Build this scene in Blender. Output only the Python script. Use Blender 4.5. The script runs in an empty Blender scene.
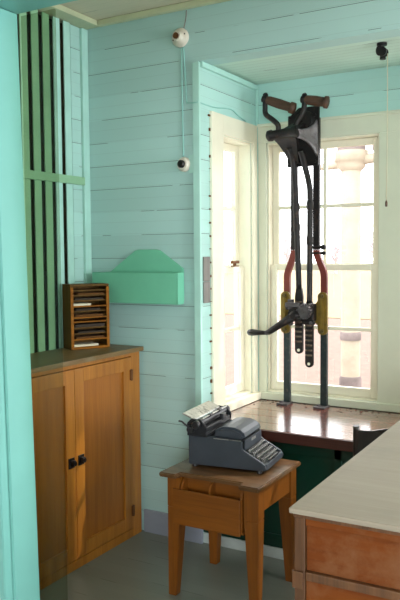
import bpy, bmesh, math, random
from mathutils import Vector, Matrix, Euler
random.seed(7)
PI = math.pi
S = bpy.context.scene
COL = S.collection

# ------------------------------------------------------------------ materials
def srgb(r, g, b):
    f = lambda c: (c/255/12.92) if c/255 <= .04045 else ((c/255+.055)/1.055)**2.4
    return (f(r), f(g), f(b), 1)

class NT:
    def __init__(s, name):
        s.m = bpy.data.materials.new(name); s.m.use_nodes = True
        s.t = s.m.node_tree; s.b = s.t.nodes['Principled BSDF']
        s.out = s.t.nodes['Material Output']
    def n(s, typ, **kw):
        nd = s.t.nodes.new(typ)
        for k, v in kw.items(): setattr(nd, k, v)
        return nd
    def l(s, a, b): s.t.links.new(a, b)
    def math(s, op, a, b=None, c=None):
        nd = s.n('ShaderNodeMath', operation=op)
        for i, v in enumerate((a, b, c)):
            if v is None: continue
            if isinstance(v, (int, float)): nd.inputs[i].default_value = v
            else: s.l(v, nd.inputs[i])
        return nd.outputs[0]
    def coord(s, scale=(1, 1, 1)):
        tc = s.n('ShaderNodeTexCoord'); mp = s.n('ShaderNodeMapping')
        mp.inputs['Scale'].default_value = scale
        s.l(tc.outputs['Object'], mp.inputs['Vector']); return mp.outputs[0]
    def noise(s, scale, vec, detail=3, rough=.55):
        nd = s.n('ShaderNodeTexNoise'); nd.inputs['Scale'].default_value = scale
        nd.inputs['Detail'].default_value = detail; nd.inputs['Roughness'].default_value = rough
        s.l(vec, nd.inputs['Vector']); return nd.outputs['Fac']
    def ramp(s, fac, stops):
        nd = s.n('ShaderNodeValToRGB'); e = nd.color_ramp.elements
        while len(e) < len(stops): e.new(.5)
        for el, (p, c) in zip(e, stops): el.position = p; el.color = c
        s.l(fac, nd.inputs[0]); return nd.outputs[0]
    def mix(s, fac, a, b):
        nd = s.n('ShaderNodeMix', data_type='RGBA')
        if isinstance(fac, (int, float)): nd.inputs[0].default_value = fac
        else: s.l(fac, nd.inputs[0])
        for i, v in ((6, a), (7, b)):
            if isinstance(v, tuple): nd.inputs[i].default_value = v
            else: s.l(v, nd.inputs[i])
        return nd.outputs[2]
    def bump(s, h, strength=.2, dist=.01):
        nd = s.n('ShaderNodeBump'); nd.inputs['Strength'].default_value = strength
        nd.inputs['Distance'].default_value = dist
        s.l(h, nd.inputs['Height']); s.l(nd.outputs[0], s.b.inputs['Normal'])
    def set(s, **kw):
        for k, v in kw.items(): s.b.inputs[k].default_value = v

def mul(c, k): return (c[0]*k, c[1]*k, c[2]*k, 1)

def paint(name, c, rough=.55, var=.10, metal=0., bump=.05, spec=.5):
    t = NT(name); v = t.coord()
    f = t.noise(6, v, 4)
    col = t.ramp(f, [(.3, mul(c, 1-var)), (.7, mul(c, 1+var*.5))])
    t.l(col, t.b.inputs['Base Color'])
    t.set(Roughness=rough, Metallic=metal); t.b.inputs['Specular IOR Level'].default_value = spec
    t.bump(t.noise(60, v, 3), bump, .004)
    return t.m

def boards(name, c, axis, along, fine, coarse, crack_amt=.5, off=0., rough=.55, fine_k=.82, crackc=None, var=.08, width=.035):
    """painted tongue and groove boards; grooves run along `along`, spaced on `axis`"""
    t = NT(name); v = t.coord()
    sp = t.n('ShaderNodeSeparateXYZ'); t.l(v, sp.inputs[0])
    a = sp.outputs[axis]
    def line(s, w):
        m = t.math('FRACT', t.math('MULTIPLY_ADD', a, 1/s, 100.0+off))
        return t.math('LESS_THAN', m, w)
    lf = line(fine, width); lc = line(coarse, width*fine/coarse*1.1)
    sc = [1.3, 1.3, 1.3]; sc['XYZ'.index(axis)] = 9
    v2 = t.coord(tuple(sc))
    nm = t.math('GREATER_THAN', t.noise(1.6, v2, 3), crack_amt)
    crack = t.math('MULTIPLY', lc, nm)
    bvar = t.n('ShaderNodeTexWhiteNoise', noise_dimensions='1D')
    t.l(t.math('FLOOR', t.math('MULTIPLY_ADD', a, 1/coarse, 100.0+off)), bvar.inputs['W'])
    base = t.mix(bvar.outputs['Value'], mul(c, 1-var), mul(c, 1+var*.4))
    patch = t.noise(2.2, v, 5)
    base = t.mix(t.math('MULTIPLY', patch, .18), base, mul(c, .8))
    col = t.mix(t.math('MULTIPLY', lf, 1-fine_k), base, mul(c, .35))
    col = t.mix(t.math('MULTIPLY', crack, .85), col, crackc or srgb(58, 60, 45))
    t.l(col, t.b.inputs['Base Color']); t.set(Roughness=rough)
    h = t.math('SUBTRACT', 1.0, t.math('MAXIMUM', lf, lc))
    t.bump(h, .35, .006)
    return t.m

def wood(name, c1, c2, axis='Z', scale=1., rough=.4, coat=.15, wear=None, fine=1., spec=.5):
    t = NT(name); sc = [22*scale]*3; sc['XYZ'.index(axis)] = 1.6*scale
    v = t.coord(tuple(sc)); f = t.noise(1.0, v, 5, .6)
    sc2 = [160*scale*fine]*3; sc2['XYZ'.index(axis)] = 5*scale
    g = t.noise(1.0, t.coord(tuple(sc2)), 2)
    m = t.math('MULTIPLY_ADD', g, .35, t.math('MULTIPLY', f, .75))
    col = t.ramp(m, [(.32, c1), (.72, c2)])
    if wear:
        w = t.noise(4.5, t.coord(), 6, .7)
        col = t.mix(t.ramp(w, [(.52, (0, 0, 0, 1)), (.68, (1, 1, 1, 1))]), col, wear)
    t.l(col, t.b.inputs['Base Color']); t.set(Roughness=rough)
    t.b.inputs['Coat Weight'].default_value = coat; t.b.inputs['Specular IOR Level'].default_value = spec
    t.b.inputs['Coat Roughness'].default_value = .25 if coat < .9 else .19
    t.bump(g, .08, .003)
    return t.m

def metal(name, c, rough=.45, metallic=.7, rust=None, amt=.6):
    t = NT(name); v = t.coord(); f = t.noise(18, v, 5, .65)
    col = t.ramp(f, [(.3, mul(c, .75)), (.7, mul(c, 1.15))])
    if rust:
        w = t.noise(30, v, 5, .7)
        col = t.mix(t.ramp(w, [(amt-.06, (0, 0, 0, 1)), (amt+.08, (1, 1, 1, 1))]), col, rust)
    t.l(col, t.b.inputs['Base Color']); t.set(Roughness=rough, Metallic=metallic)
    t.bump(t.noise(90, v, 3), .12, .002)
    return t.m

def glass(name, tint=(1, 1, 1, 1), gloss=.06):
    t = NT(name)
    tr = t.n('ShaderNodeBsdfTransparent'); tr.inputs[0].default_value = tint
    gl = t.n('ShaderNodeBsdfGlossy'); gl.inputs['Roughness'].default_value = .02
    mx = t.n('ShaderNodeMixShader'); mx.inputs[0].default_value = gloss
    t.l(tr.outputs[0], mx.inputs[1]); t.l(gl.outputs[0], mx.inputs[2]); t.l(mx.outputs[0], t.out.inputs['Surface'])
    return t.m

MINT = srgb(178, 213, 209)
M = {}
M['siding'] = boards('mint_siding', MINT, 'Z', 'X', .0683, .1366, .47, off=.12, fine_k=.80)
M['siding_bay'] = boards('mint_siding_bay', srgb(180, 220, 212), 'Z', 'Y', .0683, .1366, .5, off=.12, fine_k=.8)
M['soffit'] = boards('soffit_boards', srgb(196, 222, 208), 'Y', 'X', .055, .22, .62, fine_k=.6, width=.08)
M['ceiling'] = boards('ceiling_boards', srgb(216, 206, 182), 'Y', 'X', .07, .14, .55, fine_k=.75)
M['mint'] = paint('mint_trim', srgb(178, 221, 210), .4)
M['jamb'] = paint('aqua_jamb', srgb(116, 174, 166), .45, .05)
M['slat'] = paint('green_slat', srgb(146, 190, 152), .55)
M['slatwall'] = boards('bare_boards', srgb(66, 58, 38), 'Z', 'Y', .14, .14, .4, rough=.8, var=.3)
M['cream'] = paint('cream_window_paint', srgb(236, 230, 208), .4, .05)
M['greenish'] = paint('pale_green_white', srgb(214, 217, 196), .45, .05)
M['trimcream'] = paint('buff_trim', srgb(196, 200, 165), .5)
M['floor'] = boards('grey_floor_boards', srgb(128, 133, 124), 'Y', 'X', .09, .09, .6, rough=.32, fine_k=.85, var=.06, width=.03)
M['plaster'] = paint('white_plaster', srgb(232, 228, 224), .7, .04)
M['base'] = paint('grey_baseboard', srgb(140, 146, 158), .5)
M['green'] = paint('deep_green', srgb(7, 54, 40), .35, .2)
M['greenscuff'] = paint('scuffed_green', srgb(40, 96, 84), .4, .3)
M['toe'] = paint('worn_white_toe', srgb(185, 195, 190), .6, .2)
M['shelf'] = wood('varnished_shelf', srgb(84, 42, 34), srgb(124, 72, 58), 'X', 1., .16, 1.0)
M['shelfedge'] = wood('shaded_shelf_edge', srgb(52, 24, 18), srgb(78, 40, 30), 'X', 1., .4, .2)  # shelf wood darkened, the shade on the front edge is in its colour
M['cab'] = wood('honey_oak', srgb(140, 80, 16), srgb(184, 118, 38), 'Z', 1., .4, .2)
M['cabpanel'] = wood('honey_oak_panel', srgb(134, 74, 14), srgb(172, 104, 30), 'Z', .8, .4, .2)
M['cabtop'] = wood('worn_cabinet_top', srgb(92, 68, 36), srgb(138, 108, 66), 'Y', 1., .45, .1, wear=srgb(124, 108, 80))
M['table'] = wood('orange_oak', srgb(102, 54, 4), srgb(136, 77, 12), 'Z', 1., .45, .1)
M['tablex'] = wood('orange_oak_rail', srgb(102, 54, 4), srgb(134, 76, 12), 'X', 1., .45, .1)
M['tabletop'] = wood('worn_table_top', srgb(68, 44, 20), srgb(116, 80, 46), 'X', 1., .4, .3, wear=srgb(124, 98, 72))
M['desktop'] = wood('grey_desk_top', srgb(148, 133, 116), srgb(164, 150, 134), 'X', .8, .55, .0, wear=srgb(150, 138, 122))
M['desk'] = wood('brown_oak_desk', srgb(96, 44, 14), srgb(124, 64, 22), 'X', .8, .6, .0, wear=srgb(124, 78, 48), spec=.15)
M['deskpost'] = wood('worn_desk_post', srgb(68, 40, 20), srgb(112, 72, 42), 'Z', 1., .5, .1)
M['rack'] = wood('rack_oak', srgb(104, 58, 6), srgb(160, 98, 20), 'X', 1.5, .6, .0, spec=.15)
M['rackside'] = wood('rack_side', srgb(70, 48, 18), srgb(108, 76, 30), 'Z', 1.5, .6, .0, spec=.15)
M['paper'] = paint('aged_paper', srgb(226, 216, 190), .8, .08)
M['kraft'] = paint('brown_paper', srgb(104, 64, 20), .9, .2)
M['darkpaper'] = paint('dark_card', srgb(54, 40, 28), .8, .2)
M['pocket'] = paint('green_pocket_paint', srgb(118, 196, 164), .5, .05)
M['porcelain'] = paint('old_porcelain', srgb(216, 206, 190), .3, .1)
M['black'] = paint('black_bakelite', srgb(22, 18, 18), .35)
M['rustbrass'] = metal('tarnished_brass', srgb(110, 70, 40), .5, .6)
M['wire'] = paint('painted_wire', srgb(150, 205, 196), .5)
M['iron'] = metal('black_iron', srgb(34, 31, 31), .48, .5, srgb(72, 52, 42), .62)
M['irongrey'] = metal('worn_grey_iron', srgb(96, 92, 94), .45, .6, srgb(60, 50, 48), .6)
M['webgrey'] = metal('worn_web', srgb(122, 116, 118), .5, .4, srgb(84, 76, 76), .6)
M['steelblue'] = metal('blue_grey_bar', srgb(48, 58, 60), .45, .5, srgb(90, 84, 78), .62)
M['red'] = paint('red_enamel', srgb(118, 48, 38), .45, .25)
M['yellow'] = metal('yellow_casting', srgb(128, 104, 36), .45, .25, srgb(96, 78, 36), .6)
M['bolt'] = metal('old_bolt', srgb(104, 88, 50), .45, .5, srgb(60, 48, 34), .55)
M['grip'] = wood('rusty_grip', srgb(40, 26, 18), srgb(88, 56, 36), 'X', 2., .6, 0)
M['rack_teeth'] = metal('rack_teeth', srgb(128, 112, 96), .5, .5, srgb(80, 60, 50), .5)
M['tw'] = paint('black_crinkle', srgb(56, 62, 70), .42, .2, bump=.2)
M['twdark'] = paint('typewriter_dark', srgb(30, 31, 35), .38, .2)
M['silver'] = metal('dull_silver', srgb(196, 194, 188), .32, .8, srgb(110, 108, 104), .58)
M['rubber'] = paint('roller_rubber', srgb(40, 38, 40), .3)
M['key'] = paint('dark_keytop', srgb(38, 38, 40), .25)
M['keyring'] = metal('keyring', srgb(190, 188, 182), .3, .8)
M['chair'] = wood('dark_chair', srgb(26, 22, 24), srgb(52, 40, 36), 'Z', 1., .35, .4)
M['greywood'] = wood('weathered_grey', srgb(108, 104, 100), srgb(142, 136, 130), 'Z', 2., .8, 0)
M['pane'] = glass('window_glass', (1, 1, 1, 1), .04)
M['acrylic'] = glass('tinted_acrylic', (.78, .81, .74, 1), .012)
M['ground'] = paint('gravel', srgb(120, 98, 86), .9, .2)
M['outpost'] = paint('white_pipe', srgb(176, 162, 142), .6, .16)
M['outflange'] = paint('grey_flange', srgb(124, 110, 106), .8, .4)
M['field'] = paint('dry_grass', srgb(140, 124, 92), .9, .2)
M['house'] = paint('pale_house', srgb(132, 124, 120), .8)
M['roof'] = paint('slate_roof', srgb(150, 156, 176), .8)
M['tree'] = paint('bare_tree', srgb(208, 198, 204), .9, .25)
M['bark'] = paint('bark', srgb(196, 184, 184), .9, .25)
M['string'] = paint('string', srgb(190, 180, 150), .8)
M['flake'] = paint('dead_leaf', srgb(80, 56, 40), .9, .2)

# ------------------------------------------------------------------ geometry helpers
class MB:
    def __init__(s): s.bm = bmesh.new()
    def _merge(s, b, mtx=None, mi=0):
        if mtx is not None: bmesh.ops.transform(b, matrix=mtx, verts=b.verts)
        for f in b.faces: f.material_index = mi
        me = bpy.data.meshes.new('t'); b.to_mesh(me); b.free()
        s.bm.from_mesh(me); bpy.data.meshes.remove(me)
    def box(s, x0, x1, y0, y1, z0, z1, bev=.003, mtx=None, mi=0):
        b = bmesh.new(); bmesh.ops.create_cube(b, size=1)
        bmesh.ops.transform(b, matrix=Matrix.Translation(((x0+x1)/2, (y0+y1)/2, (z0+z1)/2)) @ Matrix.Diagonal((abs(x1-x0), abs(y1-y0), abs(z1-z0), 1)), verts=b.verts)
        bev = min(bev, .3*min(abs(x1-x0), abs(y1-y0), abs(z1-z0)))
        if bev > 0: bmesh.ops.bevel(b, geom=b.edges[:], offset=bev, segments=2, affect='EDGES', profile=.6)
        s._merge(b, mtx, mi); return s
    def hexa(s, bot, top, bev=.003, mi=0):
        """eight corners: four of the bottom then four of the top, same winding"""
        b = bmesh.new(); v = [b.verts.new(p) for p in list(bot)+list(top)]
        b.faces.new(v[3::-1]); b.faces.new(v[4:8])
        for i in range(4):
            j = (i+1) % 4; b.faces.new((v[i], v[j], v[j+4], v[i+4]))
        bmesh.ops.recalc_face_normals(b, faces=b.faces)
        if bev: bmesh.ops.bevel(b, geom=b.edges[:], offset=bev, segments=2, affect='EDGES')
        s._merge(b, None, mi); return s
    def prism(s, pts, vec, bev=.002, mi=0, mtx=None):
        """polygon (list of 3D points) extruded by vec"""
        b = bmesh.new(); v = [b.verts.new(p) for p in pts]
        f = b.faces.new(v); r = bmesh.ops.extrude_face_region(b, geom=[f])
        nv = [e for e in r['geom'] if isinstance(e, bmesh.types.BMVert)]
        bmesh.ops.translate(b, vec=Vector(vec), verts=nv)
        bmesh.ops.recalc_face_normals(b, faces=b.faces)
        if bev:
            es = [e for e in b.edges if len(e.link_faces) == 2 and e.calc_face_angle(0) > .6]
            bmesh.ops.bevel(b, geom=es, offset=bev, segments=2, affect='EDGES')
        s._merge(b, mtx, mi); return s
    def cyl(s, p0, p1, r0, r1=None, n=18, mi=0):
        r1 = r0 if r1 is None else r1
        return s.lathe(p0, p1, [(0, r0), (1, r1)], n, mi)
    def lathe(s, p0, p1, prof, n=20, mi=0):
        """profile of (t along p0-p1, radius); caps flat, sides smooth"""
        p0 = Vector(p0); p1 = Vector(p1); d = p1-p0
        q = Vector((0, 0, 1)).rotation_difference(d.normalized()).to_matrix()
        b = bmesh.new(); rings = []
        for t, r in prof:
            rings.append([b.verts.new(p0+d*t+q @ Vector((r*math.cos(2*PI*i/n), r*math.sin(2*PI*i/n), 0))) for i in range(n)])
        for a, c in zip(rings, rings[1:]):
            for i in range(n):
                f = b.faces.new((a[i], a[(i+1) % n], c[(i+1) % n], c[i])); f.smooth = True
        for ring, flip in ((rings[0], True), (rings[-1], False)):
            vs = [b.verts.new(v.co) for v in ring]
            b.faces.new(vs[::-1] if flip else vs)
        s._merge(b, None, mi); return s
    def tube(s, pts, r, n=10, mi=0, closed=False, smooth=True):
        P = [Vector(p) for p in pts]
        if smooth and len(P) > 2:
            Q = []
            for i in range(len(P)-1):
                a = P[max(i-1, 0)]; b_ = P[i]; c = P[i+1]; d = P[min(i+2, len(P)-1)]
                for k in range(6):
                    t = k/6
                    Q.append(.5*((2*b_)+(-a+c)*t+(2*a-5*b_+4*c-d)*t*t+(-a+3*b_-3*c+d)*t**3))
            Q.append(P[-1])
            R = None if isinstance(r, (int, float)) else r
            if R: r = [R[min(int(i/6), len(R)-1)]*(1-(i % 6)/6)+R[min(int(i/6)+1, len(R)-1)]*((i % 6)/6) for i in range(len(Q))]
            P = Q
        rs = [r]*len(P) if isinstance(r, (int, float)) else r
        b = bmesh.new(); rings = []; up = None
        for i, p in enumerate(P):
            t = (P[min(i+1, len(P)-1)]-P[max(i-1, 0)]).normalized()
            if up is None: up = t.orthogonal().normalized()
            up = (up-t*up.dot(t)).normalized(); w = t.cross(up)
            rings.append([b.verts.new(p+(up*math.cos(2*PI*k/n)+w*math.sin(2*PI*k/n))*rs[i]) for k in range(n)])
        for a, c in zip(rings, rings[1:]):
            for i in range(n):
                f = b.faces.new((a[i], a[(i+1) % n], c[(i+1) % n], c[i])); f.smooth = True
        b.faces.new(rings[0][::-1]); b.faces.new(rings[-1])
        s._merge(b, None, mi); return s
    def ribbon(s, pts, wv, tv, mi=0):
        """flat bar: rectangle section with half widths wv and tv (vectors) swept through pts"""
        b = bmesh.new(); wv = Vector(wv); tv = Vector(tv); rings = []
        for p in pts:
            p = Vector(p); rings.append([b.verts.new(p+a*wv+c*tv) for a, c in ((-1, -1), (1, -1), (1, 1), (-1, 1))])
        for a, c in zip(rings, rings[1:]):
            for i in range(4): b.faces.new((a[i], a[(i+1) % 4], c[(i+1) % 4], c[i]))
        b.faces.new(rings[0][::-1]); b.faces.new(rings[-1])
        bmesh.ops.recalc_face_normals(b, faces=b.faces)
        s._merge(b, None, mi); return s
    def build(s, name, mats, parent=None):
        me = bpy.data.meshes.new(name); s.bm.to_mesh(me); s.bm.free()
        for m in (mats if isinstance(mats, (list, tuple)) else [mats]): me.materials.append(m)
        o = bpy.data.objects.new(name, me); COL.objects.link(o)
        if parent is not None: o.parent = parent
        return o

def B(*a, **k): return MB().box(*a, **k)

def tag(o, label, cat, group=None, kind=None):
    o['label'] = label; o['category'] = cat
    if group: o['group'] = group
    if kind: o['kind'] = kind
    return o
def thing(name, label, cat, loc=(0, 0, 0), rz=0., group=None, kind=None):
    o = bpy.data.objects.new(name, None); COL.objects.link(o)
    o.empty_display_size = .05
    o.location = loc; o.rotation_euler = (0, 0, rz)
    return tag(o, label, cat, group, kind)
def struct(mb, name, m, label, cat):
    return tag(mb.build(name, m), label, cat, kind='structure')

# ------------------------------------------------------------------ camera
f_px, yaw, pitch, roll = 732.0, .52629, .063715, -.0084807
F = Vector((-math.sin(yaw)*math.cos(pitch), math.cos(yaw)*math.cos(pitch), -math.sin(pitch)))
r = Vector((math.cos(yaw), math.sin(yaw), 0)); u = r.cross(F)
r2 = r*math.cos(roll)+u*math.sin(roll); u2 = -r*math.sin(roll)+u*math.cos(roll)
cam = bpy.data.cameras.new('camera'); co = bpy.data.objects.new('camera', cam); COL.objects.link(co)
co.matrix_world = Matrix(((r2.x, u2.x, -F.x, 0), (r2.y, u2.y, -F.y, 0), (r2.z, u2.z, -F.z, 1.65), (0, 0, 0, 1)))
cam.sensor_fit = 'VERTICAL'; cam.sensor_height = 36; cam.sensor_width = 24; cam.lens = f_px/600*36
cam.clip_start = .02; cam.clip_end = 300
S.camera = co

# ------------------------------------------------------------------ room shell
H = 3.02
XR = 2.2; YB = -2.4
struct(B(-3.0, XR, YB, 3.65, -.06, 0, 0), 'floor', M['floor'], 'grey painted plank floor of the whole room', 'floor')
struct(B(-3.0, XR+.12, YB-.12, 3.65, H, H+.06, 0), 'ceiling', M['ceiling'], 'buff painted board ceiling above the back wall', 'ceiling')
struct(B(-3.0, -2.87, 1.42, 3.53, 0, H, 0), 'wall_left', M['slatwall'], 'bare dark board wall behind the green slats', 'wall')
wb = MB().box(-3.0, -2.07, 3.53, 3.65, 0, H, 0).box(-2.07, XR, 3.53, 3.65, 2.70, H, 0).box(-.15, XR, 3.53, 3.65, 0, 2.70, 0)
struct(wb, 'wall_back', M['siding'], 'mint painted board wall around the bay opening', 'wall')
# side wall to the right, with an added, unseen window opening for a fill lamp
wr = MB().box(XR, XR+.12, YB, 3.65, 0, .8, 0).box(XR, XR+.12, YB, 3.65, 2.5, H, 0).box(XR, XR+.12, YB, 1.9, .8, 2.5, 0)
wr.box(XR, XR+.12, 3.3, 3.65, .8, 2.5, 0)
struct(wr, 'wall_right', M['siding_bay'], 'mint board wall on the far right with one added window opening', 'wall')
struct(MB().box(-3.0, .3, YB-.12, YB, 0, H, 0).box(2.1, XR, YB-.12, YB, 0, H, 0).box(.3, 2.1, YB-.12, YB, 0, .6, 0).box(.3, 2.1, YB-.12, YB, 2.2, H, 0), 'wall_front', M['plaster'], 'white plaster wall behind the viewer', 'wall')  # opening added behind the viewer for the other fill lamp
struct(MB().box(-3.0, -2.88, YB, 1.309, 0, H, 0), 'wall_hall', M['plaster'], 'white plaster side wall of the near room', 'wall')
wp = MB().box(-3.0, -1.386, 1.310, 1.415, 0, H, 0).box(-1.386, .822, 1.310, 1.415, 2.286, H, 0).box(.822, XR, 1.310, 1.415, 0, H, 0)
struct(wp, 'wall_partition', M['plaster'], 'white wall the aqua door frame is set in', 'wall')
d = thing('door_1', 'aqua painted door frame at the left edge of the view', 'door frame', (0, 0, 0), kind='structure')
def lean(x0, x1, ya, yb): return dict(bot=[(x0+.026, ya, 0), (x1+.026, ya, 0), (x1+.026, yb, 0), (x0+.026, yb, 0)], top=[(x0-.022, ya, 2.262), (x1-.022, ya, 2.262), (x1-.022, yb, 2.262), (x0-.022, yb, 2.262)], bev=.002)
MB().hexa(**lean(-1.362, -1.342, 1.303, 1.425)).box(.80, .82, 1.303, 1.425, 0, 2.262, .002).build('jamb', M['jamb'], d)
MB().box(-1.39, .82, 1.303, 1.425, 2.264, 2.284, .002).build('head', M['jamb'], d)
MB().hexa(**lean(-1.342, -1.334, 1.33, 1.42)).box(.792, .80, 1.33, 1.42, 0, 2.262, .002).build('stop', M['jamb'], d)
ac = thing('acrylic_panel', 'dark tinted clear panel edge just past the aqua door frame', 'panel', (-1.27, 1.434, 0))
MB().box(-.085, .026, -.003, .003, 0, 2.26, 0).build('sheet', M['acrylic'], ac)

# slatted left wall
sl = thing('slatted_screen', 'green vertical slats with a cross rail above the cabinet', 'slat screen', (-2.84, 2.6, 0))
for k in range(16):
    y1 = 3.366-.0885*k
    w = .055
    MB().box(.022, .030, y1-w-2.6, y1-2.6, .02, 2.985, .002).build('slat', M['slat'] if k > 1 else M['mint'], sl)  # darker green, except the two paler mint slats nearest the corner
MB().box(.004, .016, 3.385-2.6, 3.470-2.6, .02, 2.985, .002).build('board', M['siding_bay'], sl)
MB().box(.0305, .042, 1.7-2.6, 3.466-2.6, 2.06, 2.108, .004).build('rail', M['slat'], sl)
struct(B(-2.865, -2.808, 3.472, 3.528, 0, 2.985, .004), 'trim_1', M['mint'], 'pale green post in the corner beside the slats', 'trim')
struct(B(-2.865, -2.715, 1.42, 3.528, 2.988, 3.019, .004), 'trim_2', M['trimcream'], 'buff trim board along the ceiling over the slats', 'trim')
struct(B(-2.712, XR, 3.495, 3.528, 2.985, 3.019, .006), 'trim_3', M['trimcream'], 'buff trim strip between the ceiling and mint back wall', 'trim')
struct(B(-2.44, -2.04, 3.512, 3.529, 0, .135, .004), 'baseboard_back', M['base'], 'grey baseboard on the mint wall beside the cabinet', 'baseboard')

# ------------------------------------------------------------------ bay
BL, BR, BF = -2.05, -.15, 4.26
wl = MB().box(BL-.12, BL, 3.53, 3.79, .0, 2.76, 0).box(BL-.12, BL, 4.18, 4.38, 0, 2.76, 0).box(BL-.12, BL, 3.79, 4.18, 0, .755, 0).box(BL-.12, BL, 3.79, 4.18, 2.335, 2.76, 0)
struct(wl, 'wall_bay_left', M['siding_bay'], 'narrow mint board wall of the bay around its side window', 'wall')
wf = MB()
for a, b_ in ((BL, -1.975), (-1.254, -.946), (-.225, BR)): wf.box(a, b_, BF, BF+.12, 0, 2.76, 0)
for a, b_ in ((-1.975, -1.254), (-.946, -.225)):
    wf.box(a, b_, BF, BF+.12, 0, .755, 0); wf.box(a, b_, BF, BF+.12, 2.34, 2.76, 0)
struct(wf, 'wall_bay_front', M['siding_bay'], 'mint board wall of the bay behind the lever machine', 'wall')
wg = MB().box(BR, BR+.12, 3.53, 3.79, .0, 2.76, 0).box(BR, BR+.12, 4.18, 4.38, 0, 2.76, 0).box(BR, BR+.12, 3.79, 4.18, 0, .755, 0).box(BR, BR+.12, 3.79, 4.18, 2.335, 2.76, 0)
struct(wg, 'wall_bay_right', M['siding_bay'], 'mint board wall closing the bay on the right', 'wall')
struct(B(BL, BR, 3.652, BF, 2.712, 2.76, 0), 'ceiling_bay', M['soffit'], 'pale mint board ceiling of the window bay', 'ceiling')
struct(B(-2.078, -2.036, 3.512, 3.529, .137, 2.69, .003), 'trim_4', M['mint'], 'pale mint corner board at the left of the bay opening', 'trim')
struct(MB().box(BL+.001, BL+.018, BF-.018, BF-.001, .72, 2.70, .003).box(BL+.001, BL+.022, 3.54, 4.24, 2.672, 2.70, .004), 'trim_5', M['mint'], 'thin mint moulding around the upper bay corner', 'trim')
gw = MB().box(BL, BR, 3.555, 3.60, 0, .66, 0)
for a in range(3):
    x0 = BL+.30+a*.52
    gw.box(x0-.04, x0, 3.543, 3.556, .06, .655, .003)
gw.box(BL, BR, 3.543, 3.556, .585, .655, .003).box(BL, BR, 3.543, 3.556, .06, .13, .003)
struct(gw, 'wall_counter', M['green'], 'dark green panelled front below the window shelf', 'wall')
struct(B(BL, BR, 3.538, 3.553, 0, .058, .003), 'baseboard_bay', M['toe'], 'worn white toe board below the dark green panels', 'baseboard')

def sash(root, name, P, w, z0, z1, cols, rows, st, bot, top):
    """P(u, v, z): u across, v depth; sash frame with muntins"""
    mb = MB(); t = .032
    def bx(u0, u1, za, zb, v0=0, v1=t):
        a = P(u0, v0, za); b_ = P(u1, v1, zb)
        mb.box(min(a[0], b_[0]), max(a[0], b_[0]), min(a[1], b_[1]), max(a[1], b_[1]), za, zb, .003)
    bx(0, st, z0, z1); bx(w-st, w, z0, z1); bx(st, w-st, z0, z0+bot); bx(st, w-st, z1-top, z1)
    for c in range(1, cols):
        uu = st+(w-2*st)*c/cols; bx(uu-.011, uu+.011, z0+bot, z1-top, .004, t-.004)
    for rr in range(1, rows):
        zz = z0+bot+(z1-top-z0-bot)*rr/rows
        for c in range(cols):
            ua = st+(w-2*st)*c/cols+(.011 if c else 0); ub = st+(w-2*st)*(c+1)/cols-(.011 if c < cols-1 else 0)
            bx(ua, ub, zz-.011, zz+.011, .004, t-.004)
    o = mb.build(name, M['cream'], root)
    g = MB(); a = P(st, t/2-.0015, 0); b_ = P(w-st, t/2+.0015, 0)
    g.box(min(a[0], b_[0]), max(a[0], b_[0]), min(a[1], b_[1]), max(a[1], b_[1]), z0+bot, z1-top, 0)
    g.build('pane', M['pane'], o)
    return o

def side_window(n, X, sgn, label):
    w = thing('window_%d' % n, label, 'window', (0, 0, 0), kind='structure')
    y0, y1, z0, z1 = 3.79, 4.18, .757, 2.335
    def xb(mb, d0, d1, *a, **k):
        p, q = X+sgn*d0, X+sgn*d1; mb.box(min(p, q), max(p, q), *a, **k)
    c = MB()
    xb(c, .001, .018, 3.648, y0, .715, z1+.115, bev=.003); xb(c, .001, .018, y1, 4.238, .715, z1+.115, bev=.003)
    xb(c, .001, .0178, y0, y1, z1, z1+.115, bev=.003)
    xb(c, .0, .045, 3.70, 4.236, .7115, .757, bev=.004)
    c.build('casing', M['cream'], w)
    f = MB()   # reveal boards
    xb(f, -.119, -.001, y0, y0+.012, z0, z1, bev=0); xb(f, -.119, -.001, y1-.012, y1, z0, z1, bev=0)
    xb(f, -.119, -.001, y0+.012, y1-.012, z1-.012, z1, bev=0); xb(f, -.119, -.001, y0+.012, y1-.012, z0, z0+.012, bev=0)
    f.build('frame', M['cream'], w)
    def P(off): return lambda u_, v_, z: (X-sgn*(off+v_), y0+.013+u_, z)
    s1 = sash(w, 'lower_sash', P(.045), y1-y0-.026, z0+.013, 1.565, 1, 2, .045, .055, .038)
    sash(w, 'upper_sash', P(.081), y1-y0-.026, 1.535, z1-.013, 1, 2, .045, .038, .045)
    return w, s1
w1, s1 = side_window(1, BL, 1, 'narrow cream sash window on the left side of the bay')
lt = MB().box(-2.090, -2.062, 3.975, 4.035, 1.566, 1.574, .002).lathe((-2.078, 4.005, 1.574), (-2.078, 4.005, 1.60), [(0, .012), (.5, .009), (.6, .014), (1, .012)], 12)
lt.box(-2.086, -2.066, 3.962, 4.05, 1.585, 1.603, .004).build('latch', M['rustbrass'], s1)['label'] = 'tarnished brass latch'
side_window(3, BR, -1, 'narrow cream sash window on the right side of the bay')

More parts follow.
